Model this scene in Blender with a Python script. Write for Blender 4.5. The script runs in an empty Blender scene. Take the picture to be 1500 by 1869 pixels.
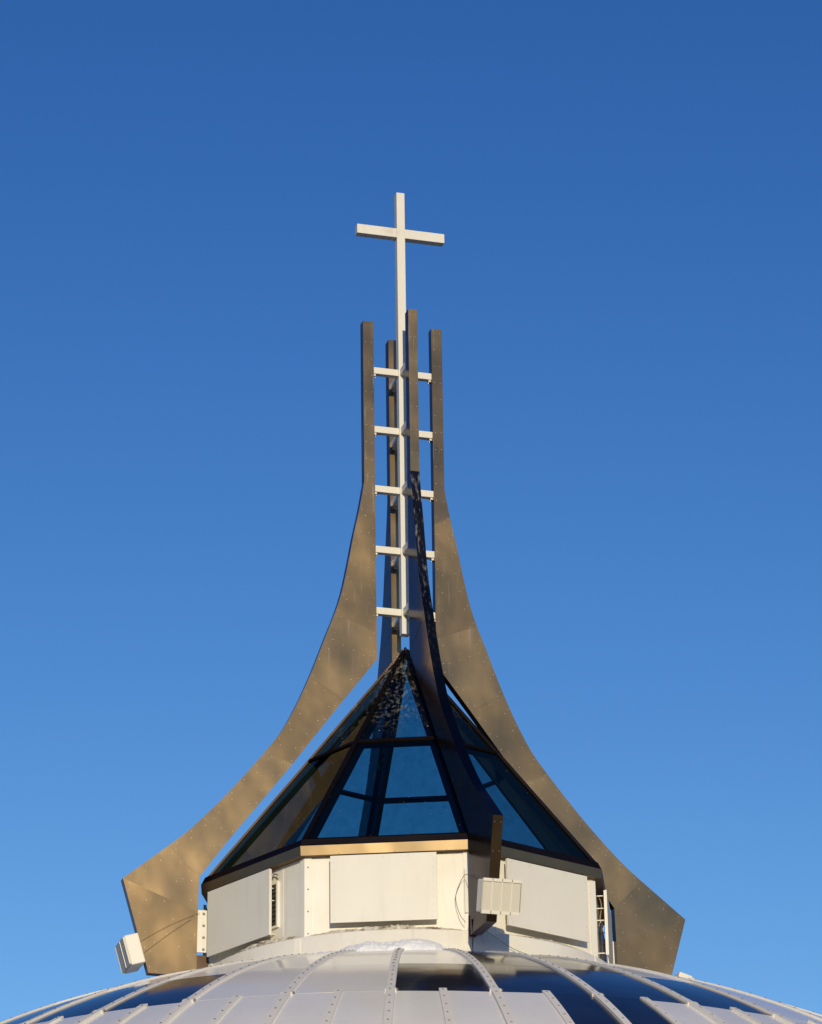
import bpy, math, random
from mathutils import Vector, Matrix, noise
R = math.radians
PI = math.pi
SC = bpy.context.scene
COL = SC.collection
random.seed(4)

# ------------------------------------------------------------------ camera
CD, CH, YAW, PITCH, ROLL, FPX = 50.1309, 14.1793, -0.0445, 0.4037, 0.0043, 5625.92
cd = bpy.data.cameras.new('camera'); cam = bpy.data.objects.new('camera', cd); COL.objects.link(cam); SC.camera = cam
R0 = Vector((math.cos(YAW), -math.sin(YAW), 0)); F0 = Vector((math.sin(YAW), math.cos(YAW), 0)); Z = Vector((0, 0, 1))
fw = F0*math.cos(PITCH) + Z*math.sin(PITCH); up0 = -F0*math.sin(PITCH) + Z*math.cos(PITCH)
rt = R0*math.cos(ROLL) + up0*math.sin(ROLL); up = -R0*math.sin(ROLL) + up0*math.cos(ROLL)
m = Matrix((rt, up, -fw)).transposed().to_4x4(); m.translation = Vector((0, -CD, -CH)); cam.matrix_world = m
cd.sensor_fit = 'VERTICAL'; cd.sensor_height = 24; cd.lens = FPX/1869*24; cd.shift_x = (750-505.95)/1869
cd.clip_start = 0.5; cd.clip_end = 8000

# ------------------------------------------------------------------ sky, sun, exposure
SUN_AZ, SUN_EL = 6.0, 12.0          # azimuth measured from the spire towards the viewer, positive to the right
w = bpy.data.worlds.new('World'); SC.world = w; w.use_nodes = True
nt = w.node_tree; bg = nt.nodes['Background']
sky = nt.nodes.new('ShaderNodeTexSky'); sky.sky_type = 'NISHITA'; sky.sun_disc = False
sky.sun_elevation = R(SUN_EL); sky.sun_rotation = R(180-SUN_AZ); sky.altitude = 300
sky.air_density = 1.0; sky.dust_density = 0.3; sky.ozone_density = 3.0
# deeper, more saturated winter blue: per-channel contrast of the Nishita sky, capped near the sun
sc_ = nt.nodes.new('ShaderNodeSeparateColor'); cc_ = nt.nodes.new('ShaderNodeCombineColor'); nt.links.new(sky.outputs[0], sc_.inputs[0])
for i_, (pw, k_, cap) in enumerate(((1.97, 1.98, .34), (1.50, 1.05, .56), (1.12, .945, .92))):
    n0 = nt.nodes.new('ShaderNodeMath'); n0.operation = 'MULTIPLY'; n0.inputs[1].default_value = .15; nt.links.new(sc_.outputs[i_], n0.inputs[0])
    n1 = nt.nodes.new('ShaderNodeMath'); n1.operation = 'POWER'; n1.inputs[1].default_value = pw; nt.links.new(n0.outputs[0], n1.inputs[0])
    n2 = nt.nodes.new('ShaderNodeMath'); n2.operation = 'MULTIPLY'; n2.inputs[1].default_value = k_/.15; nt.links.new(n1.outputs[0], n2.inputs[0])
    n3 = nt.nodes.new('ShaderNodeMath'); n3.operation = 'MINIMUM'; n3.inputs[1].default_value = cap/.15; nt.links.new(n2.outputs[0], n3.inputs[0])
    nt.links.new(n3.outputs[0], cc_.inputs[i_])
nt.links.new(cc_.outputs[0], bg.inputs[0]); bg.inputs[1].default_value = 0.15
sl = bpy.data.lights.new('sun', 'SUN'); sun = bpy.data.objects.new('sun', sl); COL.objects.link(sun)
sl.energy = 3.45; sl.angle = R(0.5); sl.color = (1.0, 0.845, 0.575)
sd = Vector((math.sin(R(SUN_AZ))*math.cos(R(SUN_EL)), -math.cos(R(SUN_AZ))*math.cos(R(SUN_EL)), math.sin(R(SUN_EL))))
sun.rotation_euler = sd.to_track_quat('Z', 'Y').to_euler()
SC.view_settings.view_transform = 'Standard'; SC.view_settings.look = 'None'
SC.view_settings.exposure = 0.0; SC.view_settings.gamma = 1.0
SC.render.engine = 'CYCLES'
SC.cycles.max_bounces = 12; SC.cycles.transparent_max_bounces = 24; SC.cycles.glossy_bounces = 6

# ------------------------------------------------------------------ materials
def newmat(name):
    mt = bpy.data.materials.new(name); mt.use_nodes = True
    return mt, mt.node_tree, mt.node_tree.nodes['Principled BSDF']
def N(t, typ, **kw):
    n = t.nodes.new(typ)
    for k, v in kw.items():
        if k.startswith('i_'): n.inputs[k[2:].replace('_', ' ')].default_value = v
        else: setattr(n, k, v)
    return n
def objco(t, scale=(1, 1, 1)):
    tc = N(t, 'ShaderNodeTexCoord'); mp = N(t, 'ShaderNodeMapping'); mp.inputs['Scale'].default_value = scale
    t.links.new(tc.outputs['Object'], mp.inputs[0]); return mp.outputs[0]
def noise_n(t, co, scale, detail=4, rough=.55):
    n = N(t, 'ShaderNodeTexNoise'); n.inputs['Scale'].default_value = scale; n.inputs['Detail'].default_value = detail
    n.inputs['Roughness'].default_value = rough; t.links.new(co, n.inputs['Vector']); return n.outputs['Fac']
def ramp(t, fac, pts):
    r = N(t, 'ShaderNodeValToRGB'); e = r.color_ramp.elements
    e[0].position, e[0].color = pts[0][0], (*pts[0][1], 1); e[1].position, e[1].color = pts[-1][0], (*pts[-1][1], 1)
    for p, c in pts[1:-1]:
        x = e.new(p); x.color = (*c, 1)
    t.links.new(fac, r.inputs[0]); return r.outputs[0]
def bump(t, h, strength, dist, prev=None):
    b = N(t, 'ShaderNodeBump'); b.inputs['Strength'].default_value = strength; b.inputs['Distance'].default_value = dist
    t.links.new(h, b.inputs['Height'])
    if prev: t.links.new(prev, b.inputs['Normal'])
    return b.outputs[0]
def mixrgb(t, fac, a, b, mode='MIX'):
    n = N(t, 'ShaderNodeMix', data_type='RGBA', blend_type=mode)
    if hasattr(fac, 'links'): t.links.new(fac, n.inputs[0])
    else: n.inputs[0].default_value = fac
    for s, v in ((6, a), (7, b)):
        if hasattr(v, 'links'): t.links.new(v, n.inputs[s])
        else: n.inputs[s].default_value = (*v, 1)
    return n.outputs[2]
g3 = lambda v: (v, v, v)

def bronze(name, base, rough, off, streak=0.0, zlo=None, zhi=None):
    mt, t, b = newmat(name)
    co = objco(t); b.inputs['Metallic'].default_value = 1.0; b.inputs['Specular Tint'].default_value = (.09, .17, .40, 1); b.inputs['Coat Weight'].default_value = .5; b.inputs['Coat Roughness'].default_value = .2
    tc = N(t, 'ShaderNodeMapping'); tc.inputs['Location'].default_value = (off, off*2.3, off*.7); t.links.new(co, tc.inputs[0]); co2 = tc.outputs[0]
    big = noise_n(t, co2, 1.1, 3, .5)
    col = mixrgb(t, ramp(t, big, [(.3, g3(0)), (.7, g3(1))]), tuple(x*.92 for x in base), tuple(x*1.08 for x in base))
    # faint vertical weather streaks
    ms = N(t, 'ShaderNodeMapping'); ms.inputs['Scale'].default_value = (14, 14, .55); t.links.new(co2, ms.inputs[0])
    st = noise_n(t, ms.outputs[0], 1.0, 5, .65)
    col = mixrgb(t, ramp(t, st, [(.5, g3(.0)), (.85, g3(.12))]), col, tuple(min(1, x*1.4+.01) for x in base))
    # fine soiling
    fine = noise_n(t, co2, 38, 6, .7)
    col = mixrgb(t, ramp(t, fine, [(.5, g3(0)), (.8, g3(.12))]), col, (.06, .05, .04))
    if streak:
        m2 = N(t, 'ShaderNodeMapping'); m2.inputs['Scale'].default_value = (22, 22, 1.1); t.links.new(co2, m2.inputs[0])
        s2 = noise_n(t, m2.outputs[0], 1.0, 3, .6)
        f = ramp(t, s2, [(.65-streak*.12, g3(0)), (.80-streak*.10, g3(.8))])
        sep = N(t, 'ShaderNodeSeparateXYZ'); t.links.new(objco(t), sep.inputs[0])
        mr = N(t, 'ShaderNodeMapRange'); mr.inputs['From Min'].default_value = zlo; mr.inputs['From Max'].default_value = zhi
        t.links.new(sep.outputs[2], mr.inputs[0])
        mm = N(t, 'ShaderNodeMath', operation='MULTIPLY'); t.links.new(f, mm.inputs[0]); t.links.new(mr.outputs[0], mm.inputs[1])
        col = mixrgb(t, mm.outputs[0], col, (.34, .32, .28))
        inv = N(t, 'ShaderNodeMath', operation='SUBTRACT'); inv.inputs[0].default_value = 1; t.links.new(mm.outputs[0], inv.inputs[1])
        t.links.new(inv.outputs[0], b.inputs['Metallic'])
    t.links.new(col, b.inputs['Base Color'])
    rr = N(t, 'ShaderNodeMapRange'); rr.inputs['To Min'].default_value = rough-.05; rr.inputs['To Max'].default_value = rough+.1
    t.links.new(big, rr.inputs[0]); t.links.new(rr.outputs[0], b.inputs['Roughness'])
    n1 = bump(t, noise_n(t, co2, .8, 1, .3), .55, .075)
    n2 = bump(t, noise_n(t, co2, 2.4, 1, .3), .35, .02, n1)
    t.links.new(n2, b.inputs['Normal'])
    return mt
BASE = (.255, .173, .083)
M = {}
M['bronze_a'] = bronze('bronze sheet', BASE, .305, 0.0, .5, 2.0, 8.0)
M['bronze_b'] = bronze('bronze sheet warm', tuple(x*1.08 for x in BASE), .30, 5.1, .25, 2.0, 8.0)
M['bronze_c'] = bronze('bronze sheet dark reflection', tuple(x*.66 for x in (.235, .172, .10)), .33, 9.4, .3, 2.0, 8.0)  # post sheets: their darker reflection is put into the base colour
M['bronze_d'] = bronze('bronze sheet brown', tuple(x*.86 for x in BASE), .32, 12.4, .3, 3.0, 8.0)
M['bronze_edge'] = bronze('bronze edge strip', (.05, .038, .028), .26, 3.0, 1.0, 3.3, 6.9)
M['bronze_dark'] = bronze('dark bronze frame', (.085, .058, .040), .38, 7.0, .7, 2.9, 4.4)
b_n = M['bronze_dark'].node_tree.nodes['Principled BSDF']; b_n.inputs['Coat Weight'].default_value = .1
M['bronze_shade'] = bronze('bronze sheet painted shade', (.115, .078, .042), .29, 15.0, .5, 3.0, 8.0)  # front fin only: its near-black shade is put into the base colour
M['bronze_lip'] = bronze('bronze eaves lip', (.31, .225, .125), .38, 2.0)
M['bronze_lip'].node_tree.nodes['Principled BSDF'].inputs['Coat Weight'].default_value = 0; M['bronze_lip'].node_tree.nodes['Principled BSDF'].inputs['Metallic'].default_value = .93
def paint(name, base, rough=.4, dirt=.12, spec=.5, bmp=.0015, coat=0, bscale=2.0):
    mt, t, b = newmat(name); co = objco(t)
    n = noise_n(t, co, 1.3, 5, .6); ms = objco(t, (9, 9, .8)); s = noise_n(t, ms, 1, 5, .65)
    col = mixrgb(t, ramp(t, n, [(.35, g3(0)), (.7, g3(dirt))]), base, tuple(x*y for x, y in zip(base, (.78, .74, .66))))
    col = mixrgb(t, ramp(t, s, [(.55, g3(0)), (.8, g3(dirt*1.2))]), col, tuple(x*y for x, y in zip(base, (.62, .57, .48))))
    t.links.new(col, b.inputs['Base Color']); b.inputs['Roughness'].default_value = rough
    b.inputs['Specular IOR Level'].default_value = spec
    b.inputs['Coat Weight'].default_value = coat; b.inputs['Coat Roughness'].default_value = .12
    t.links.new(bump(t, noise_n(t, co, bscale, 2, .4), .5, bmp*8), b.inputs['Normal'])
    return mt
M['white'] = paint('white painted steel', (.78, .76, .70), .42, .36)
M['panel'] = paint('grey white panel', (.69, .675, .625), .33, .16)
M['dome'] = paint('dome white panel', (.80, .785, .755), .28, .2, .5, .002, .6, 1.4)
M['batten'] = paint('batten white', (.70, .68, .645), .4, .18)
M['cross'] = paint('cross cream paint', (.70, .685, .63), .45, .14, .5, .0006)
t = M['cross'].node_tree; b = t.nodes['Principled BSDF']; old = b.inputs['Base Color'].links[0].from_socket
vd = N(t, 'ShaderNodeVectorMath', operation='DISTANCE'); vd.inputs[1].default_value = (-.20, 0, 12.80); t.links.new(objco(t), vd.inputs[0])
k1 = ramp(t, vd.outputs['Value'], [(.05, g3(1)), (.26, g3(0))]); k2 = ramp(t, noise_n(t, objco(t), 16, 5, .7), [(.42, g3(0)), (.65, g3(.8))])
km = N(t, 'ShaderNodeMath', operation='MULTIPLY'); t.links.new(k1, km.inputs[0]); t.links.new(k2, km.inputs[1])
t.links.new(mixrgb(t, km.outputs[0], old, (.42, .25, .13)), b.inputs['Base Color'])      # rust stain beside the crossing
M['box'] = paint('antenna cream plastic', (.74, .72, .65), .38, .08)
M['boxgrey'] = paint('antenna grey grille', (.60, .57, .50), .5, .1)
M['alu'], t, b = newmat('rivet aluminium'); b.inputs['Metallic'].default_value = 1; b.inputs['Base Color'].default_value = (.74, .65, .52, 1); b.inputs['Roughness'].default_value = .38
M['bolt'], t, b = newmat('bolt grey'); b.inputs['Metallic'].default_value = .5; b.inputs['Base Color'].default_value = (.22, .21, .20, 1); b.inputs['Roughness'].default_value = .45
M['black'], t, b = newmat('black rubber'); b.inputs['Base Color'].default_value = (.02, .02, .022, 1); b.inputs['Roughness'].default_value = .5
M['yellow'], t, b = newmat('yellow cable'); b.inputs['Base Color'].default_value = (.36, .27, .06, 1)
M['green'], t, b = newmat('green cable'); b.inputs['Base Color'].default_value = (.16, .24, .12, 1)
M['wire'], t, b = newmat('wire steel'); b.inputs['Metallic'].default_value = .7; b.inputs['Base Color'].default_value = (.24, .18, .12, 1); b.inputs['Roughness'].default_value = .4
# dark blue glazed dome panels
M['darkpanel'], t, b = newmat('dark glazed dome panel'); co = objco(t)
t.links.new(ramp(t, noise_n(t, co, 2.0, 4), [(.3, (.006, .009, .018)), (.7, (.012, .015, .026))]), b.inputs['Base Color'])
b.inputs['Roughness'].default_value = .12; b.inputs['IOR'].default_value = 1.5
t.links.new(bump(t, noise_n(t, co, .8, 2, .3), .5, .03), b.inputs['Normal'])
# louvre, dark recess
M['louvre'] = paint('louvre grey slats', (.075, .07, .058), .5, .2)
# snow, ice crust
M['snow'], t, b = newmat('snow'); co = objco(t); b.inputs['Base Color'].default_value = (.86, .87, .89, 1); b.inputs['Roughness'].default_value = .7
b.inputs['Subsurface Weight'].default_value = .15; b.inputs['Subsurface Radius'].default_value = (.06, .05, .04)
t.links.new(bump(t, noise_n(t, co, 14, 6, .7), .6, .03), b.inputs['Normal'])
M['ice'], t, b = newmat('dirty ice crust'); co = objco(t)
t.links.new(ramp(t, noise_n(t, co, 9, 5, .7), [(.36, (.20, .15, .09)), (.5, (.62, .56, .44)), (.7, (.82, .80, .74))]), b.inputs['Base Color']); b.inputs['Roughness'].default_value = .35
t.links.new(bump(t, noise_n(t, co, 22, 6, .7), .8, .03), b.inputs['Normal'])
# tinted glass of the pyramid: thin tinted sheet with mirror-like surface, bird droppings near the top
def glass(name, droppings):
    mt = bpy.data.materials.new(name); mt.use_nodes = True; t = mt.node_tree; t.nodes.remove(t.nodes['Principled BSDF'])
    out = t.nodes['Material Output']
    tr = N(t, 'ShaderNodeBsdfTransparent'); gl = N(t, 'ShaderNodeBsdfGlossy'); gl.inputs['Roughness'].default_value = .03
    gl.inputs['Color'].default_value = (.78, .82, .62, 1)
    co = objco(t)
    gn = bump(t, noise_n(t, co, 1.2, 2, .3), .4, .01); t.links.new(gn, gl.inputs['Normal'])
    tint = ramp(t, noise_n(t, objco(t, (8, 8, 1.0)), 1.0, 5, .6), [(.3, (.30, .50, .55)), (.6, (.35, .58, .63))])
    lw = N(t, 'ShaderNodeLayerWeight'); lw.inputs[0].default_value = .5; t.links.new(gn, lw.inputs['Normal'])
    p5 = N(t, 'ShaderNodeMath', operation='POWER'); p5.inputs[1].default_value = 4.5; t.links.new(lw.outputs['Facing'], p5.inputs[0])
    fr = N(t, 'ShaderNodeMath', operation='MULTIPLY_ADD'); fr.inputs[1].default_value = .6; fr.inputs[2].default_value = .07; t.links.new(p5.outputs[0], fr.inputs[0])
    # solar coated glass passes much less light at a slant
    q3 = N(t, 'ShaderNodeMath', operation='POWER'); q3.inputs[1].default_value = 3; t.links.new(lw.outputs['Facing'], q3.inputs[0])
    q4 = N(t, 'ShaderNodeMath', operation='MULTIPLY_ADD'); q4.use_clamp = True; q4.inputs[1].default_value = -1.75; q4.inputs[2].default_value = 1.06; t.links.new(q3.outputs[0], q4.inputs[0])
    t.links.new(mixrgb(t, 1.0, tint, q4.outputs[0], 'MULTIPLY'), tr.inputs[0])
    mx = N(t, 'ShaderNodeMixShader'); t.links.new(fr.outputs[0], mx.inputs[0]); t.links.new(tr.outputs[0], mx.inputs[1]); t.links.new(gl.outputs[0], mx.inputs[2])
    df = N(t, 'ShaderNodeBsdfDiffuse'); df.inputs[0].default_value = (.36, .34, .29, 1)
    s = noise_n(t, objco(t, (1, 1, .40)), 17, 3, .6); f0 = ramp(t, s, [(.50, g3(0)), (.70, g3(.7))])
    pt_ = ramp(t, noise_n(t, objco(t, (1, 1, .6)), 2.3, 3, .6), [(.40, g3(.1)), (.58, g3(1))])
    fm = N(t, 'ShaderNodeMath', operation='MULTIPLY'); t.links.new(f0, fm.inputs[0]); t.links.new(pt_, fm.inputs[1]); f = fm.outputs[0]
    sep = N(t, 'ShaderNodeSeparateXYZ'); t.links.new(objco(t), sep.inputs[0])
    mr = N(t, 'ShaderNodeMapRange'); mr.inputs['From Min'].default_value = 2.5; mr.inputs['From Max'].default_value = 4.0; t.links.new(sep.outputs[2], mr.inputs[0])
    mm = N(t, 'ShaderNodeMath', operation='MULTIPLY'); t.links.new(f, mm.inputs[0]); t.links.new(mr.outputs[0], mm.inputs[1])
    # sparse specks lower down
    v = N(t, 'ShaderNodeTexVoronoi'); v.inputs['Scale'].default_value = 5; t.links.new(objco(t, (1, 1, .8)), v.inputs['Vector'])
    sp = ramp(t, v.outputs['Distance'], [(.035, g3(.8)), (.07, g3(0))])
    mx3 = N(t, 'ShaderNodeMath', operation='MAXIMUM'); t.links.new(mm.outputs[0], mx3.inputs[0]); t.links.new(sp, mx3.inputs[1])
    mrx = N(t, 'ShaderNodeMapRange'); mrx.inputs['From Min'].default_value = .45; mrx.inputs['From Max'].default_value = -.05; mrx.inputs['To Min'].default_value = .25; t.links.new(sep.outputs[0], mrx.inputs[0])
    mm2 = N(t, 'ShaderNodeMath', operation='MULTIPLY'); t.links.new(mm.outputs[0], mm2.inputs[0]); t.links.new(mrx.outputs[0], mm2.inputs[1])
    t.links.new(mm2.outputs[0], mx3.inputs[0])
    dm = N(t, 'ShaderNodeMath', operation='MULTIPLY'); t.links.new(mx3.outputs[0], dm.inputs[0]); dm.inputs[1].default_value = droppings
    m3 = N(t, 'ShaderNodeMixShader'); t.links.new(dm.outputs[0], m3.inputs[0]); t.links.new(mx.outputs[0], m3.inputs[1]); t.links.new(df.outputs[0], m3.inputs[2])
    t.links.new(m3.outputs[0], out.inputs['Surface']); return mt
M['glass'] = glass('tinted glass', .25); M['glass_dirty'] = glass('tinted glass with droppings', 1.0)
M['ground'], t, b = newmat('snowy ground'); co = objco(t)
t.links.new(ramp(t, noise_n(t, co, .02, 6, .6), [(.40, (.055, .055, .028)), (.60, (.11, .095, .055)), (.72, (.40, .39, .37))]), b.inputs['Base Color']); b.inputs['Roughness'].default_value = .8

# ------------------------------------------------------------------ mesh helpers
class MB:
    def __init__(s): s.v = []; s.f = []; s.mi = []; s.sm = []
    def poly(s, pts, mi=0, smooth=False):
        k = len(s.v); s.v += [tuple(p) for p in pts]; s.f.append(tuple(range(k, k+len(pts)))); s.mi.append(mi); s.sm.append(smooth)
    def add(s, vs, fs, mi=0, smooth=False):
        k = len(s.v); s.v += [tuple(p) for p in vs]
        for f in fs: s.f.append(tuple(k+i for i in f)); s.mi.append(mi); s.sm.append(smooth)
    def box(s, c, ax, ay, az, mi=0):
        "centre c and three half-extent vectors"
        c, ax, ay, az = map(Vector, (c, ax, ay, az))
        vs = [c+i*ax+j*ay+k*az for i in (-1, 1) for j in (-1, 1) for k in (-1, 1)]
        s.add(vs, [(0, 1, 3, 2), (4, 6, 7, 5), (0, 4, 5, 1), (2, 3, 7, 6), (0, 2, 6, 4), (1, 5, 7, 3)], mi)
    def bar(s, a, b, wd, th, n=None, mi=0):
        "rectangular bar from a to b; n = direction of its thickness th"
        a, b = Vector(a), Vector(b); d = b-a; L = d.length; d.normalize()
        n = Vector(n) if n is not None else Vector((0, 0, 1)); n = (n-d*n.dot(d)).normalized(); q = d.cross(n)
        s.box((a+b)/2, d*L/2, q*wd/2, n*th/2, mi)
    def tube(s, pts, r, sides=8, mi=0):
        pts = [Vector(p) for p in pts]; rings = []
        for i, p in enumerate(pts):
            d = (pts[min(i+1, len(pts)-1)]-pts[max(i-1, 0)]).normalized()
            u = d.cross(Vector((.31, .2, .93))).normalized(); v = d.cross(u)
            rings.append([p+r*(math.cos(2*PI*k/sides)*u+math.sin(2*PI*k/sides)*v) for k in range(sides)])
        vs = [q for g in rings for q in g]; fs = []
        for i in range(len(pts)-1):
            for k in range(sides):
                a = i*sides+k; b = i*sides+(k+1) % sides; fs.append((a, b, b+sides, a+sides))
        fs.append(tuple(range(sides))[::-1]); fs.append(tuple((len(pts)-1)*sides+k for k in range(sides)))
        s.add(vs, fs, mi, True)
    def stud(s, c, n, r, h, mi=0, sides=6):
        c, n = Vector(c), Vector(n).normalized(); u = n.orthogonal().normalized(); v = n.cross(u)
        lo = [c+r*(math.cos(2*PI*k/sides)*u+math.sin(2*PI*k/sides)*v) for k in range(sides)]
        hi = [c+h*n+r*.62*(math.cos(2*PI*k/sides)*u+math.sin(2*PI*k/sides)*v) for k in range(sides)]
        s.add(lo+hi, [(k, (k+1) % sides, (k+1) % sides+sides, k+sides) for k in range(sides)]+[tuple(range(sides, 2*sides))], mi)
    def build(s, name, mats, parent=None, bevel=0):
        me = bpy.data.meshes.new(name); me.from_pydata(s.v, [], s.f)
        for mm in (mats if isinstance(mats, (list, tuple)) else [mats]): me.materials.append(M[mm])
        me.polygons.foreach_set('material_index', s.mi); me.polygons.foreach_set('use_smooth', s.sm)
        import bmesh
        bm = bmesh.new(); bm.from_mesh(me)
        if bevel: bmesh.ops.remove_doubles(bm, verts=bm.verts, dist=1e-5)
        bmesh.ops.recalc_face_normals(bm, faces=bm.faces); bm.to_mesh(me); bm.free()
        o = bpy.data.objects.new(name, me); COL.objects.link(o)
        if parent: o.parent = parent
        if bevel:
            bv = o.modifiers.new('bevel', 'BEVEL'); bv.width = bevel; bv.segments = 2; bv.limit_method = 'ANGLE'; bv.angle_limit = R(40)
        return o
def tag(o, label, cat, group=None, kind=None):
    if label: o['label'] = label
    if cat: o['category'] = cat
    if group: o['group'] = group
    if kind: o['kind'] = kind
    return o
def empty(name, label, cat, loc=(0, 0, 0), group=None):
    o = bpy.data.objects.new(name, None); COL.objects.link(o); o.location = loc; o.empty_display_size = .3
    return tag(o, label, cat, group)
def out(az): return Vector((math.sin(az), -math.cos(az), 0))
def lat(az): return Vector((math.cos(az), math.sin(az), 0))
def cyl(az, r, z, l=0): return out(az)*r + lat(az)*l + Vector((0, 0, z))

A = 0.2878          # azimuth of the front fin's corner
E8 = PI/4
CORN = [A+E8*k for k in range(8)]
FACES = [A-PI/8+E8*k for k in range(8)]     # FACES[0] = centre face, [7] = left, [1] = right, [2] = far right
C8 = math.cos(PI/8)

# ------------------------------------------------------------------ ground
g = MB(); g.poly([(-6000, -6000, -15.8), (6000, -6000, -15.8), (6000, 6000, -15.8), (-6000, 6000, -15.8)]); tag(g.build('ground', 'ground'), None, None, kind='structure')
g = MB(); nh = 180; vs = []  # unseen ring of hills, added so reflections meet dark land, not bright horizon
for k in range(nh):
    a_ = 2*PI*k/nh; d_ = Vector((math.cos(a_), math.sin(a_), 0))
    hh = 250+110*noise.noise(d_*2.1)+50*noise.noise(d_*7.3)
    for r_, z_ in ((1500, -15.9), (1900, -15+hh*.55), (2500, -15+hh), (3400, -16)): vs.append(d_*r_+Vector((0, 0, z_)))
g.add(vs, [(k*4+j, k*4+j+1, ((k+1) % nh)*4+j+1, ((k+1) % nh)*4+j) for k in range(nh) for j in range(3)], 0, True)
tag(g.build('added_hill_ring', 'ground'), None, None, kind='structure')

# ------------------------------------------------------------------ dome
DZ, DR = -20.097, 18.718
def dz(r): return DZ + math.sqrt(DR*DR - r*r)
def dp(az, r, off=0):
    n = Vector((out(az).x*r, out(az).y*r, dz(r)-DZ)).normalized(); p = cyl(az, r, dz(r)); return p+n*off, n
dome = empty('dome_roof', 'wide low white dome roof of ribbed metal panels with some dark glazed panels, under the spire', 'dome', (0, 0, -3))
dome.location = (0, 0, 0)
rs = [0.5, 1.5, 2.5, 3.4, 4.2, 5, 5.8, 6.6, 7.4, 8.2, 9, 10, 11, 12, 13, 14, 15, 16, 17, 17.8]
b_ = MB(); NA = 160
vs = []; fs = []
for r in rs:
    for k in range(NA): vs.append(dp(2*PI*k/NA, r, -.03)[0])
for i in range(len(rs)-1):
    for k in range(NA): fs.append((i*NA+k, i*NA+(k+1) % NA, (i+1)*NA+(k+1) % NA, (i+1)*NA+k))
b_.add(vs, fs, 0, True)
base = len(rs)-1
vs = [dp(2*PI*k/NA, rs[-1], -.03)[0] for k in range(NA)] + [cyl(2*PI*k/NA, rs[-1]+.05, -15.85) for k in range(NA)]
b_.add(vs, [(k, (k+1) % NA, (k+1) % NA+NA, k+NA) for k in range(NA)], 0, True)
b_.build('shell', 'dome', dome)
AZ0 = R(-1.65); ST = R(9)
def panel_patch(a0, a1, r0, r1, mat, name='panel', seed=0):
    p = MB(); na, nr = 5, 7; vs = []; gap = .006
    rnd = random.Random(seed); tilt = rnd.uniform(-.004, .004); dish = rnd.uniform(-.006, .010)
    for i in range(nr+1):
        for k in range(na+1):
            u, v = k/na, i/nr; r = r0+gap+(r1-r0-2*gap)*v; az = a0+(a1-a0)*u
            az += (gap/r)*(1 if u < .5 else -1)*abs(2*u-1)
            vs.append(dp(az, r, .004+tilt*(2*u-1)-dish*math.sin(PI*u)*math.sin(PI*v))[0])
    fs = [(i*(na+1)+k, i*(na+1)+k+1, (i+1)*(na+1)+k+1, (i+1)*(na+1)+k) for i in range(nr) for k in range(na)]
    p.add(vs, fs, 0, True)
    # folded edges
    for e in ([k for k in range(na+1)], [nr*(na+1)+k for k in range(na+1)], [i*(na+1) for i in range(nr+1)], [i*(na+1)+na for i in range(nr+1)]):
        q = [Vector(vs[i]) for i in e]; dn = [x-(x-Vector((0, 0, DZ))).normalized()*.03 for x in q]
        p.add(q+dn, [(i, i+1, i+1+len(q), i+len(q)) for i in range(len(q)-1)], 0)
    return p.build(name, mat, dome)
dark2 = {0, 1, 2, 3, -3, -4, -5}; dark1 = {1, 2}; 
for k in range(-7, 7):
    a0 = AZ0+ST*k; a1 = a0+ST
    panel_patch(a0, a1, 3.9, 7.35, 'darkpanel' if k in dark1 else 'dome', 'dark_panel' if k in dark1 else 'white_panel', k+50)
    panel_patch(a0, a1, 7.35, 9.05, 'darkpanel' if k in dark2 else 'dome', 'dark_panel' if k in dark2 else 'white_panel', k+90)
    for h in (0, 1):
        dk = (k, h) in ((1, 1), (2, 0))
        panel_patch(a0+ST/2*h, a0+ST/2*(h+1), 9.05, 12.4, 'darkpanel' if dk else 'dome', 'dark_panel' if dk else 'white_panel', k*2+h+200)
def batten(az, r0, r1, wd, name, th=.03, step=.30, lap=None):
    p = MB(); n = max(4, int((r1-r0)/.3)); vs = []
    for i in range(n+1):
        r = r0+(r1-r0)*i/n; e = th+(.012 if lap and r > lap else 0)
        c, nn = dp(az, r, 0); t_ = lat(az)
        for s_, h_ in ((-1, 0), (-.93, e), (.93, e), (1, 0)): vs.append(c+t_*(wd/2*s_)+nn*h_)
    fs = [(i*4+k, i*4+k+1, i*4+5+k, i*4+4+k) for i in range(n) for k in range(3)]+[(0, 1, 2, 3), tuple(n*4+k for k in (3, 2, 1, 0))]
    p.add(vs, fs, 0)
    r = r0+.07
    while r < r1-.05:
        c, nn = dp(az, r, th+(.012 if lap and r > lap else 0)); p.stud(c+lat(az)*random.uniform(-.008, .008), nn, .018, .010, 1, 6); r += step*math.cos(math.asin(min(.95, r/DR)))*random.uniform(.93, 1.07)*(1.0 if lap and r < lap else 1.15)
    if lap:   # joint clips at the ring
        c, nn = dp(az, lap, th); p.box(c-nn*.01, lat(az)*(wd/2+.018), nn*.022, lat(az).cross(nn)*.035, 0)
        p.stud(c+lat(az)*(wd/2+.03)-nn*.02, nn, .018, .03, 1)
    return p.build(name, ['batten', 'bolt'], dome)
for k in range(-9, 10):
    batten(AZ0+ST*k, 4.3, 12.4, .125, 'long_batten', lap=9.05)
    batten(AZ0+ST*(k+.5), 9.0, 12.4, .115, 'short_batten')
batten_back = MB()

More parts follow.
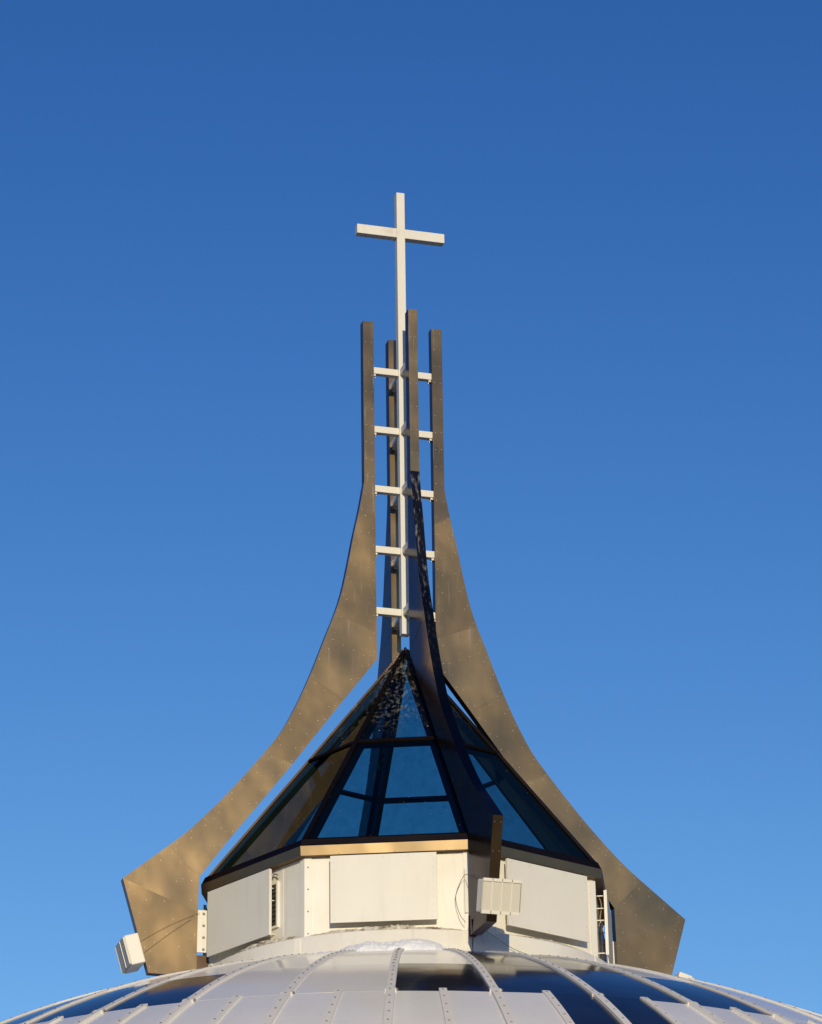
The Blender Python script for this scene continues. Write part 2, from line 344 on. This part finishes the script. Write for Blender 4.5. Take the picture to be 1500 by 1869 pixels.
# ------------------------------------------------------------------ drum
drum = empty('octagonal_drum', 'white eight-sided drum with flat sheet panels between the dome and the glass pyramid', 'drum')
RW = 3.42; ZW0, ZW1 = -1.30, 0.0
for i, fa in enumerate(FACES):
    p = MB(); hw = RW*math.sin(PI/8); d = RW*C8
    p.box(cyl(fa, d-.03, (ZW0+ZW1)/2-.02), lat(fa)*(hw-.012), out(fa)*.03, Vector((0, 0, (ZW1-ZW0)/2+.02)))
    # sheet joints as slim cover laps
    for s_ in (-.62, .55):
        p.box(cyl(fa, d+.002, -.65, hw*s_), lat(fa)*.012, out(fa)*.003, Vector((0, 0, .63)))
    p.build('wall', 'white', drum)
for i, ca in enumerate(CORN):
    p = MB()
    for s_, fa in ((-1, ca-PI/8), (1, ca+PI/8)):
        d = RW*C8; e = RW*math.sin(PI/8)
        c = cyl(fa, d+.012, -.65, -s_*(e-.05)); p.box(c, lat(fa)*.056, out(fa)*.008, Vector((0, 0, .65)), 0)
        if s_ > 0:
            for k in range(4): p.stud(cyl(fa, d+.02, -.17-.36*k, -s_*(e-.05)), out(fa), .016, .012, 1)
    p.build('corner_trim', ['white', 'bolt'], drum)
# round curb under the walls
p = MB(); prof = [(3.20, -1.275), (3.43, -1.29), (3.46, -1.32), (3.50, -1.60), (3.58, -1.70), (3.80, -1.78), (4.2, -1.86)]; NS = 128
vs = [cyl(2*PI*k/NS, r, z) for r, z in prof for k in range(NS)]
p.add(vs, [(i*NS+k, i*NS+(k+1) % NS, (i+1)*NS+(k+1) % NS, (i+1)*NS+k) for i in range(len(prof)-1) for k in range(NS)], 0, True)
for ca in CORN:
    p.bar(cyl(ca-.03, 3.455, -1.31), cyl(ca-.03, 3.515, -1.62), .10, .016, out(ca), 0)
p.build('curb', 'white', drum)
# sheet panels on standoffs in front of each wall
GAP = .17
for i, fa in enumerate(FACES):
    s0, s1 = {0: (-.885, .80), 7: (-1.11, .60), 1: (-.69, 1.0)}.get(i, (-.85, .85))
    d = RW*C8+GAP; p = MB()
    z0, z1 = -1.135, -.045
    p.box(cyl(fa, d, (z0+z1)/2, (s0+s1)/2), lat(fa)*((s1-s0)/2), out(fa)*.012, Vector((0, 0, (z1-z0)/2)), 0)
    # folded rim behind the sheet
    p.box(cyl(fa, d-.025, (z0+z1)/2, s0+.012), lat(fa)*.010, out(fa)*.014, Vector((0, 0, (z1-z0)/2-.004)), 0)
    p.box(cyl(fa, d-.025, (z0+z1)/2, s1-.012), lat(fa)*.010, out(fa)*.014, Vector((0, 0, (z1-z0)/2-.004)), 0)
    for zz in (z0+.05, z1-.05):
        for k in range(5): p.stud(cyl(fa, d+.012, zz, s0+.08+(s1-s0-.16)*k/4), out(fa), .009, .005, 1)
    for k in range(8):
        for s_ in (s0+.05, s1-.05): p.stud(cyl(fa, d+.012, z0+.12+.122*k, s_), out(fa), .009, .005, 1)
    pn = p.build('sheet_panel', ['panel', 'alu'], drum, bevel=.003)
    for zz in (-.12, -.33, -.53, -1.08):
        for s_ in (s0+.10, s1-.10):
            q = MB(); q.box(cyl(fa, d-GAP/2-.02, zz, s_), lat(fa)*.011, out(fa)*(GAP/2+.01), Vector((0, 0, .007)), 0); q.build('standoff', 'white', pn)
# louvre in the left wall
fa = FACES[7]; d = RW*C8
p = MB(); zc = -.61; hh = .36; sc = .44; hw = .17
for s_ in (-1, 1):
    p.box(cyl(fa, d+.02, zc, sc+s_*hw), lat(fa)*.02, out(fa)*.022, Vector((0, 0, hh+.02)), 0)
    p.box(cyl(fa, d+.02, zc+s_*hh, sc), lat(fa)*(hw-.021), out(fa)*.02, Vector((0, 0, .02)), 0)
p.build('louvre_frame', 'white', drum)
p = MB(); p.box(cyl(fa, d+.004, zc, sc), lat(fa)*(hw-.02), out(fa)*.003, Vector((0, 0, hh-.02)), 0)
for k in range(9):
    zz = zc-hh+.06+k*.075; p.box(cyl(fa, d+.02, zz, sc), lat(fa)*(hw-.022), out(fa)*.014+Vector((0, 0, -.02)), Vector((0, 0, .004))+out(fa)*.002, 0)
p.build('louvre', 'louvre', drum)
p = MB(); p.tube([cyl(fa, d+.03, -.13, .42), cyl(fa, d+.07, -.10, .50), cyl(fa, d+.05, -.12, .60), cyl(fa, d+.08, -.16, .70)], .012, 6); p.tube([cyl(fa, d+.05, -.16, .44), cyl(fa, d+.10, -.12, .58)], .016, 6)
p.build('hinge', 'alu', drum)
# dark deck closing the top of the drum under the glass
p = MB(); p.poly([cyl(ca, 3.38, .02) for ca in CORN]); p.build('deck', 'louvre', drum)
# bronze eaves rim
for i, fa in enumerate(FACES):
    p = MB(); t8 = math.tan(PI/8)
    def pt(dist, z, s_): return cyl(fa, dist, z, s_*dist*t8)
    prof = [(3.12, -.012), (3.286, -.006), (3.298, .150), (3.285, .17), (3.235, .275), (3.165, .315), (3.08, .30)]
    mi = [1, 1, 0, 0, 0, 0]
    for k in range(len(prof)-1):
        (a0, z0), (a1, z1) = prof[k], prof[k+1]; p.poly([pt(a0, z0, -1), pt(a0, z0, 1), pt(a1, z1, 1), pt(a1, z1, -1)], mi[k])
    for s_ in (-.55, .1, .7):   # joints in the fascia
        p.box(pt(3.283, .012, s_), lat(fa)*.012, out(fa)*.004, Vector((0, 0, .012)), 0)
    p.build('eaves_rim', ['bronze_dark', 'bronze_lip'], drum)

# ice and snow crust on the curb ledge
def crust(name, fa, s0, s1, label, seed, thick=.05):
    rnd = random.Random(seed); p = MB(); n = 160; rows = []
    for i in range(n+1):
        s_ = s0+(s1-s0)*i/n; env = min(1, 3*i/n, 3*(n-i)/n)
        hgt = env*thick*(.8+.6*noise.noise(Vector((s_*3.1+seed, 0, 0)))+.45*noise.noise(Vector((s_*11, seed, 0)))+.4*noise.noise(Vector((s_*31, seed, 4))))
        d0 = RW*C8-.01; d1 = math.sqrt(max(0, 3.44**2-s_**2)); d1 = max(d1, d0+.03)+.01*noise.noise(Vector((s_*18, 3, seed)))
        hgt = max(hgt, .004)
        rows.append([cyl(fa, d0, -1.28+hgt*1.5+.012*noise.noise(Vector((s_*30, 9, 1))), s_), cyl(fa, d0*.6+d1*.4, -1.28+hgt*1.2, s_), cyl(fa, d0*.15+d1*.85, -1.282+hgt*.8, s_), cyl(fa, d1, -1.296, s_)])
    vs = [q for r in rows for q in r]; p.add(vs, [(i*4+k, i*4+k+1, i*4+5+k, i*4+4+k) for i in range(n) for k in range(3)], 0, True)
    o = p.build(name, 'ice'); return tag(o, label, 'ice', None, 'stuff')
crust('ice_crust', FACES[0], -1.22, 1.15, 'dirty yellowish ice crust along the ledge under the centre sheet panel', 3, .075)
crust('ice_crust', FACES[7], -.35, 1.25, 'rough icy snow on the ledge under the left louvre', 8, .08)
crust('ice_crust', FACES[1], -.55, .75, 'small lumps of ice on the ledge under the right sheet panel', 14, .035)
# snow pile on the dome in front of the drum
p = MB(); nx, ny = 150, 60; vs = []
for j in range(ny+1):
    for i in range(nx+1):
        x = -1.75+2.45*i/nx; yy = 3.45+1.5*j/ny
        pr = Vector((x, -yy)); u, v = i/nx, j/ny
        h = 0
        for cx, cy, sx, sy, hh_ in ((-.50, 4.1, .62, .55, .165), (.08, 4.1, .50, .55, .20), (-.2, 4.15, .6, .5, .17), (-1.15, 4.0, .5, .45, .06)):
            q = ((x-cx)/sx)**2+((yy-cy)/sy)**2
            if q < 1: h = max(h, hh_*math.sqrt(1-q))
        h += (.03*noise.noise(Vector((x*3.5, yy*3.5, 2)))+.025*noise.noise(Vector((x*9, yy*9, 5)))+.022*noise.noise(Vector((x*21, yy*21, 7)))+.012*noise.noise(Vector((x*45, yy*45, 7))))*min(1, h/.05)
        vs.append(Vector((x, -yy, dz(pr.length)-.02+max(0, h))))
p.add(vs, [(j*(nx+1)+i, j*(nx+1)+i+1, (j+1)*(nx+1)+i+1, (j+1)*(nx+1)+i) for j in range(ny) for i in range(nx)], 0, True)
o = p.build('snow_pile', 'snow'); tag(o, 'low lumpy pile of white snow lying on the dome in front of the white drum', 'snow')

# ------------------------------------------------------------------ glass pyramid
pyr = empty('glass_pyramid', 'eight-sided pyramid skylight of dark tinted glass with bronze bars on the white drum', 'skylight')
RB, ZB, ZA = 3.42, .30, 4.635
def pe(az, z, off=0):
    f = (ZA-z)/(ZA-ZB); r = RB*f; n = (out(az)*(ZA-ZB)+Vector((0, 0, RB))).normalized(); return cyl(az, r, z)+n*off
ZT = 2.436
for k in range(8):
    a0, a1 = CORN[k-1], CORN[k]; fa = FACES[k]
    for z0, z1, mt in ((ZB, ZT, 'glass'), (ZT, ZA-.02, 'glass_dirty')):
        p = MB(); p.poly([pe(a0, z0), pe(a1, z0), pe(a1, z1), pe(a0, z1)]); p.build('glass_pane', mt, pyr)
    n = (out(fa)*(ZA-ZB)+Vector((0, 0, RB*C8))).normalized()
    p = MB(); 
    c0 = pe(a0, ZT); c1 = pe(a1, ZT); dd = (c1-c0).normalized()
    p.bar(c0+n*.012+dd*.03, c1+n*.012-dd*.03, .06, .03, n); p.bar(c0-n*.07, c1-n*.07, .06, .12, n); p.build('transom', 'bronze_dark', pyr)
for ca in CORN:
    p = MB(); n = (out(ca)*(ZA-ZB)+Vector((0, 0, RB))).normalized()
    p.bar(pe(ca, ZB-.02)+n*.012, pe(ca, ZA-.03)+n*.012, .085, .035, n); p.bar(pe(ca, ZB)-n*.10, pe(ca, ZA-.35)-n*.10, .09, .17, n)
    p.build('glazing_bar', 'bronze_dark', pyr)
p = MB(); tip = Vector((0, 0, ZA+.05)); ring = [cyl(ca, .13, ZA-.13) for ca in CORN]
for k in range(8): p.poly([ring[k], ring[(k+1) % 8], tip])
p.build('apex_cap', 'bronze_dark', pyr)

# ------------------------------------------------------------------ fins
PR = [((.742, 10.867), (.542, 10.867)), ((.742, 9.95), (.542, 9.95)), ((.738, 7.70), (.541, 7.70)), ((.83, 7.17), (.54, 7.0)), ((.945, 6.63), (.54, 6.3)),
      ((1.05, 6.07), (.538, 5.8)), ((1.16, 5.56), (.536, 5.3)), ((1.285, 5.15), (.535, 4.85)), ((1.43, 4.77), (.535, 4.37)), ((1.575, 4.37), (.82, 3.99)), ((1.735, 3.95), (1.134, 3.575)), ((1.955, 3.44), (1.46, 3.13)),
      ((2.22, 2.93), (1.75, 2.735)), ((2.50, 2.54), (2.036, 2.343)), ((2.83, 2.125), (2.40, 1.87)), ((3.12, 1.775), (2.70, 1.48)),
      ((3.43, 1.43), (3.076, .995)), ((3.80, 1.05), (3.35, .62)), ((4.14, .755), (3.62, .25)), ((4.90, .14), (3.632, -.35)), ((4.44, -1.42), (3.645, -1.42))]
TONE = [2, 2, 2, 5, 5, 5, 5, 0, 0, 0, 5, 5, 5, 0, 0, 0, 1, 1, 0, 5]
SEAM = [1, 3, 8, 10, 13, 16, 18]
# smooth the outer curve: three steps per station between the post kink and the tip
def _cr(p0, p1, p2, p3, u): return tuple(.5*(2*b+(-a+c)*u+(2*a-5*b+4*c-d)*u*u+(-a+3*b-3*c+d)*u**3) for a, b, c, d in zip(p0, p1, p2, p3))
_P, _T, _S = [PR[0], PR[1], PR[2]], [TONE[0], TONE[1]], [1]
for _i in range(2, len(PR)-1):
    k_ = 3 if _i < 19 else 1
    if _i in SEAM: _S.append(len(_P)-1)
    for j_ in range(1, k_+1):
        u_ = j_/k_
        o_p = _cr(PR[max(_i-1, 2)][0], PR[_i][0], PR[_i+1][0], PR[min(_i+2, 19)][0], u_) if _i < 19 else PR[_i+1][0]
        b0, b1 = PR[_i][1], PR[_i+1][1]
        _P.append((o_p, (b0[0]+(b1[0]-b0[0])*u_, b0[1]+(b1[1]-b0[1])*u_))); _T.append(TONE[_i])
PR, TONE, SEAM = _P, _T, _S; NL = len(PR)-2
TH = .083
def fin(az, label, shaded=False):
    root = empty('curved_fin', label, 'fin', (0, 0, 0), 'curved bronze fins around the glass pyramid')
    o_, l_ = out(az), lat(az)
    FS = 1 if l_.dot(sd) > .3 else (-1 if l_.dot(sd) < -.3 else 0)      # rivet heads: sunlit side bright, shaded side bronze, lighting put into the colour
    def P3(q, s_): return o_*q[0]+Vector((0, 0, q[1]))+l_*(TH*s_)
    p = MB(); n = len(PR)
    for i in range(n-1):
        a, b, c, d = PR[i][0], PR[i][1], PR[i+1][1], PR[i+1][0]
        for s_ in (-1, 1): p.poly([P3(a, s_), P3(b, s_), P3(c, s_), P3(d, s_)], 6 if shaded and i > 1 else TONE[i])
        em = 4 if 2 <= i < NL-3 else (6 if shaded and i > 1 else 0)
        p.poly([P3(a, -1), P3(a, 1), P3(d, 1), P3(d, -1)], em); p.poly([P3(b, -1), P3(b, 1), P3(c, 1), P3(c, -1)], 4 if PR[i][1][1] < 4.3 else 0)
    p.poly([P3(PR[0][0], -1), P3(PR[0][0], 1), P3(PR[0][1], 1), P3(PR[0][1], -1)], 0)
    p.poly([P3(PR[-1][0], -1), P3(PR[-1][0], 1), P3(PR[-1][1], 1), P3(PR[-1][1], -1)], 0)
    # lapped seams
    for i in SEAM:
        a, b = Vector((*PR[i][0], 0)), Vector((*PR[i][1], 0)); dd = (b-a).normalized()
        a2, b2 = a+dd*.004, b-dd*.004
        for s_ in (-1, 1): p.bar(P3(a2, s_*1.006), P3(b2, s_*1.006), .012, .003, l_, 6 if shaded else TONE[i])
    # rivets: two staggered rows along the outer and inner edges, rows beside seams
    def along(side, inset, step, ph):
        pts = [Vector(q[side]) for q in PR]; acc = ph
        for i in range(n-1):
            a, b = pts[i], pts[i+1]; L = (b-a).length; d = (b-a)/L; oth = (Vector(PR[i][1-side])+Vector(PR[i+1][1-side]))/2-(a+b)/2
            nn = oth-d*oth.dot(d); nn.normalize()
            while acc < L:
                q = a+d*acc+nn*inset
                wide = (Vector(PR[i][0])-Vector(PR[i][1])).length > .33
                for s_ in ((-1, 1) if wide or inset < .08 else ()): p.stud(P3(q, s_*1.002), l_*s_, .0095*random.uniform(.7, 1.2), .006 if s_ == FS else .003, 3 if s_ == FS else 0, 5)
                acc += step*random.uniform(.985, 1.015)
            acc -= L
    along(0, .045, .33, .09); along(0, .125, .33, .17); along(1, .045, .33, .09); along(1, .125, .33, .2)
    for i in SEAM:
        a, b = Vector(PR[i][0]), Vector(PR[i][1]); dn = (Vector(PR[i+1][0])-a).normalized(); k = 0; L = (b-a).length
        while .14+k*.2 < L-.1:
            q = a+(b-a).normalized()*(.14+k*.2)+dn*.06; k += 1
            for s_ in (-1, 1): p.stud(P3(q, s_*1.002), l_*s_, .0095, .006 if s_ == FS else .003, 3 if s_ == FS else 0, 5)
    for q in ((4.0, .15), (4.05, -.5), (4.3, .0), (3.95, -.95), (4.15, -.75), (4.35, -.9), (3.8, -1.1), (4.2, -.2), (4.5, -.2), (3.9, .2)):
        for s_ in (-1, 1): p.stud(P3(q, s_*1.002), l_*s_, .0095, .006 if s_ == FS else .003, 3 if s_ == FS else 0, 5)
    # rivets down the outer edge and end face
    for i in (0, 1, NL):
        a, b = Vector(PR[i][0]), Vector(PR[i+1][0]); L = (b-a).length; d = (b-a)/L; nn = Vector((-d.y, d.x)); nn = nn
        if nn.x < 0: nn = -nn
        k = .1
        while k < L:
            for s_ in (-.6, .6):
                q = a+d*k; p.stud(P3(q+nn*.001, s_), o_*nn.x+Vector((0, 0, nn.y)), .009, .003, 3 if o_.dot(sd) > .3 else 0, 5)  # bright heads only on edges facing the sun, same painted lighting
            k += .45
    p.build('fin_body', ['bronze_a', 'bronze_b', 'bronze_c', 'alu', 'bronze_edge', 'bronze_d', 'bronze_shade'], root)
    # plate tying the fin to the drum corner
    p = MB(); p.box(cyl(az, 3.535, -.655, .05), o_*.112, l_*.006, Vector((0, 0, .355)), 0)
    p.box(cyl(az, 3.435, -.655, 0), o_*.008, l_*.10, Vector((0, 0, .355)), 0)
    for k in range(4): p.stud(cyl(az, 3.525, -.36-.2*k, .057), l_, .026, .02, 1)
    p.build('mounting_plate', ['white', 'bolt'], root)
    p = MB(); p.box(cyl(az, 3.54, -1.23, 0), o_*.10, l_*.05, Vector((0, 0, .17)), 0); p.build('base_bracket', 'bronze_dark', root)
    return root
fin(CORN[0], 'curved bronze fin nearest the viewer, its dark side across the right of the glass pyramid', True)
fin(CORN[2], 'curved bronze fin sweeping down to the right of the glass pyramid')
fin(CORN[4], 'curved bronze fin at the back, seen behind the cross and through the glass pyramid')
fin(CORN[6], 'curved bronze fin sweeping down to the left of the glass pyramid')

# ------------------------------------------------------------------ cross with its rungs
cr = empty('cross', 'tall cream white metal cross standing above the four curved bronze fins', 'cross', (0, 0, 0))
ca = CORN[6]; fo = lat(ca)      # arms run left-right, cross faces the front fin
HW = .077
p = MB(); p.box((0, 0, (4.89+13.60)/2), out(ca)*HW, fo*HW, Vector((0, 0, (13.60-4.89)/2)), 0)
p.build('upright', 'cross', cr, bevel=.006)
p = MB()
for s_ in (-1, 1): p.box(out(ca)*s_*(HW+.832)/2+Vector((0, 0, 12.755)), out(ca)*(.832-HW)/2, fo*(HW-.002), Vector((0, 0, .093)), 0)
p.build('crossbar', 'cross', cr, bevel=.006)
for zz in (9.915, 8.755, 7.602, 6.445, 5.29):
    for q in range(4):
        az = CORN[2*q]; p = MB()
        p.box(cyl(az, (HW+.545)/2, zz), out(az)*(.545-HW)/2, lat(az)*.055, Vector((0, 0, .062)), 0)
        p.box(cyl(az, .515, zz-.085), out(az)*.022, lat(az)*.04, Vector((0, 0, .022)), 1)
        p.stud(cyl(az, .50, zz-.10), (0, 0, -1), .018, .03, 1)
        p.build('rung', ['cross', 'alu'], cr, bevel=.004)
p = MB(); p.tube([cyl(ca, .05, 5.36, HW+.012), cyl(ca, .03, 5.24, HW+.02), cyl(ca, -.03, 5.15, HW+.012), cyl(ca, -.11, 5.06, HW+.03)], .008, 6); p.build('cable', 'green', cr)

# ------------------------------------------------------------------ antennas at the fin ends
def antenna(az, label, ribs, ex=0.0, depth=.30, wd=.31):
    root = empty('box_antenna', label, 'antenna', cyl(az, 4.6, -1.06), 'cream box antennas on the outer ends of the fins')
    a, b = Vector((4.90, .14)), Vector((4.44, -1.42)); d = (b-a).normalized(); n2 = Vector((-d.y, d.x)); n2 = n2 if n2.x > 0 else -n2
    dn = out(az)*d.x+Vector((0, 0, d.y)); nr = out(az)*n2.x+Vector((0, 0, n2.y)); l_ = lat(az)
    L0 = root.location
    c = cyl(az, 4.90+d.x*1.24, .14+d.y*1.24, .03+ex)+nr*(.03+depth/2)-L0; H = .25
    p = MB(); p.box(c, nr*(depth/2-.03), l_*wd, dn*H, 0); p.build('housing', 'box', root, bevel=.02)
    f = c+nr*(depth/2-.012); p = MB()
    p.box(f-nr*.004, nr*.014, l_*(wd-.012), dn*(H-.02), 1)
    if ribs:
      for s_ in (-1, 1):
        for k in range(4):
            p.box(f+dn*s_*(H-.004)+l_*(wd*(-.75+.5*k)), nr*.026, l_*(wd*.25-.006), dn*.024, 0)
    for k in ((-.5, 0, .5) if ribs else (.12,)): p.box(f+l_*wd*k, nr*.020, l_*.009, dn*(H-.03), 0)
    for s_ in (-1, 1): p.box(f+l_*wd*s_, nr*.018, l_*.006, dn*(H-.03), 1)
    p.build('front_grille', ['box', 'boxgrey'], root, bevel=.003)
    for s_ in (-.55, .55):
        p = MB(); p.box(c-nr*(depth/2)+dn*H*s_-l_*.03, nr*.05, l_*.06, dn*.02, 0); p.build('bracket', 'alu', root)
    return root
antenna(CORN[0], 'cream slatted box antenna on the end of the nearest fin', True)
antenna(CORN[6], 'cream box antenna seen side-on at the tip of the left fin', False)
antenna(CORN[2], 'cream box antenna peeking over the dome beyond the right fin', False)
# antenna under bracket block on the front fin
# ------------------------------------------------------------------ cables and stay wires
def wire(name, pts, r, mat, label, cat='cable'):
    p = MB(); P = [Vector(q) for q in pts]; S = []
    for i in range(len(P)-1):
        p0, p1, p2, p3 = P[max(i-1, 0)], P[i], P[i+1], P[min(i+2, len(P)-1)]
        for k in range(6):
            u = k/6; S.append(.5*((2*p1)+(-p0+p2)*u+(2*p0-5*p1+4*p2-p3)*u*u+(-p0+3*p1-3*p2+p3)*u**3))
    S.append(P[-1]); p.tube(S, r, 6); return tag(p.build(name, mat), label, cat)
cF, cL, cR = CORN[0], CORN[6], CORN[2]
wire('stay_wire', [cyl(cL, 4.62, -.93, TH+.012), cyl(cL, 4.1, -.60, TH+.03), cyl(cL, 3.6, -.36, TH+.02)], .0028, 'wire', 'thin upper stay wire across the lower end of the left fin', 'wire')
wire('stay_wire', [cyl(cL, 4.56, -1.12, TH+.012), cyl(cL, 4.1, -.74, TH+.03), cyl(cL, 3.75, -.48, TH+.02)], .0028, 'wire', 'thin lower stay wire across the lower end of the left fin', 'wire')
wire('stay_wire', [cyl(cR, 3.65, -.28, TH+.012), cyl(cR, 4.05, -.68, TH+.02), cyl(cR, 4.46, -1.04, TH+.012)], .004, 'alu', 'thin stay wire sloping across the foot of the right fin', 'wire')
wire('cable_loop', [cyl(cF, 4.30, -.78, -TH-.02), cyl(cF, 3.85, -.55, -TH-.03), cyl(cF, 3.55, -.45, -TH-.06), cyl(cF, 3.42, -.75, -TH-.16), cyl(cF, 3.48, -1.05, -TH-.12), cyl(cF, 3.55, -1.2, -TH-.05)], .0045, 'black', 'thin black cable looping from the front antenna to the drum wall')
wire('drop_cable', [cyl(cF, 3.75, -1.2, -TH-.01), cyl(cF, 3.72, -1.45, -TH+.01), cyl(cF, 3.7, -1.62, -TH+.01), cyl(cF, 3.72, -1.78, -TH+.01)], .009, 'black', 'black cable dropping below the front fin to the dome')
wire('green_cable', [cyl(cF, 3.7, -1.30, .06), cyl(cF+.06, 3.60, -1.42, .12), cyl(cF+.16, 3.56, -1.56, .1), cyl(cF+.27, 3.75, -1.72, .1), cyl(cF+.3, 3.9, -1.78, .1)], .006, 'green', 'green cable running down the curb right of the front fin')
fa = FACES[2]
wire('yellow_cable', [cyl(fa, 3.20, -.10, -.68), cyl(fa, 3.24, -.25, -.70), cyl(fa, 3.22, -.45, -.70), cyl(fa, 3.19, -.62, -.68)], .007, 'yellow', 'short yellow cable behind the edge-on panel at the right of the drum')
wire('wall_cable', [cyl(fa, 3.22, -.55, -.66), cyl(fa, 3.26, -.85, -.66), cyl(fa, 3.22, -1.2, -.66)], .010, 'black', 'black cable behind the edge-on panel at the right of the drum')
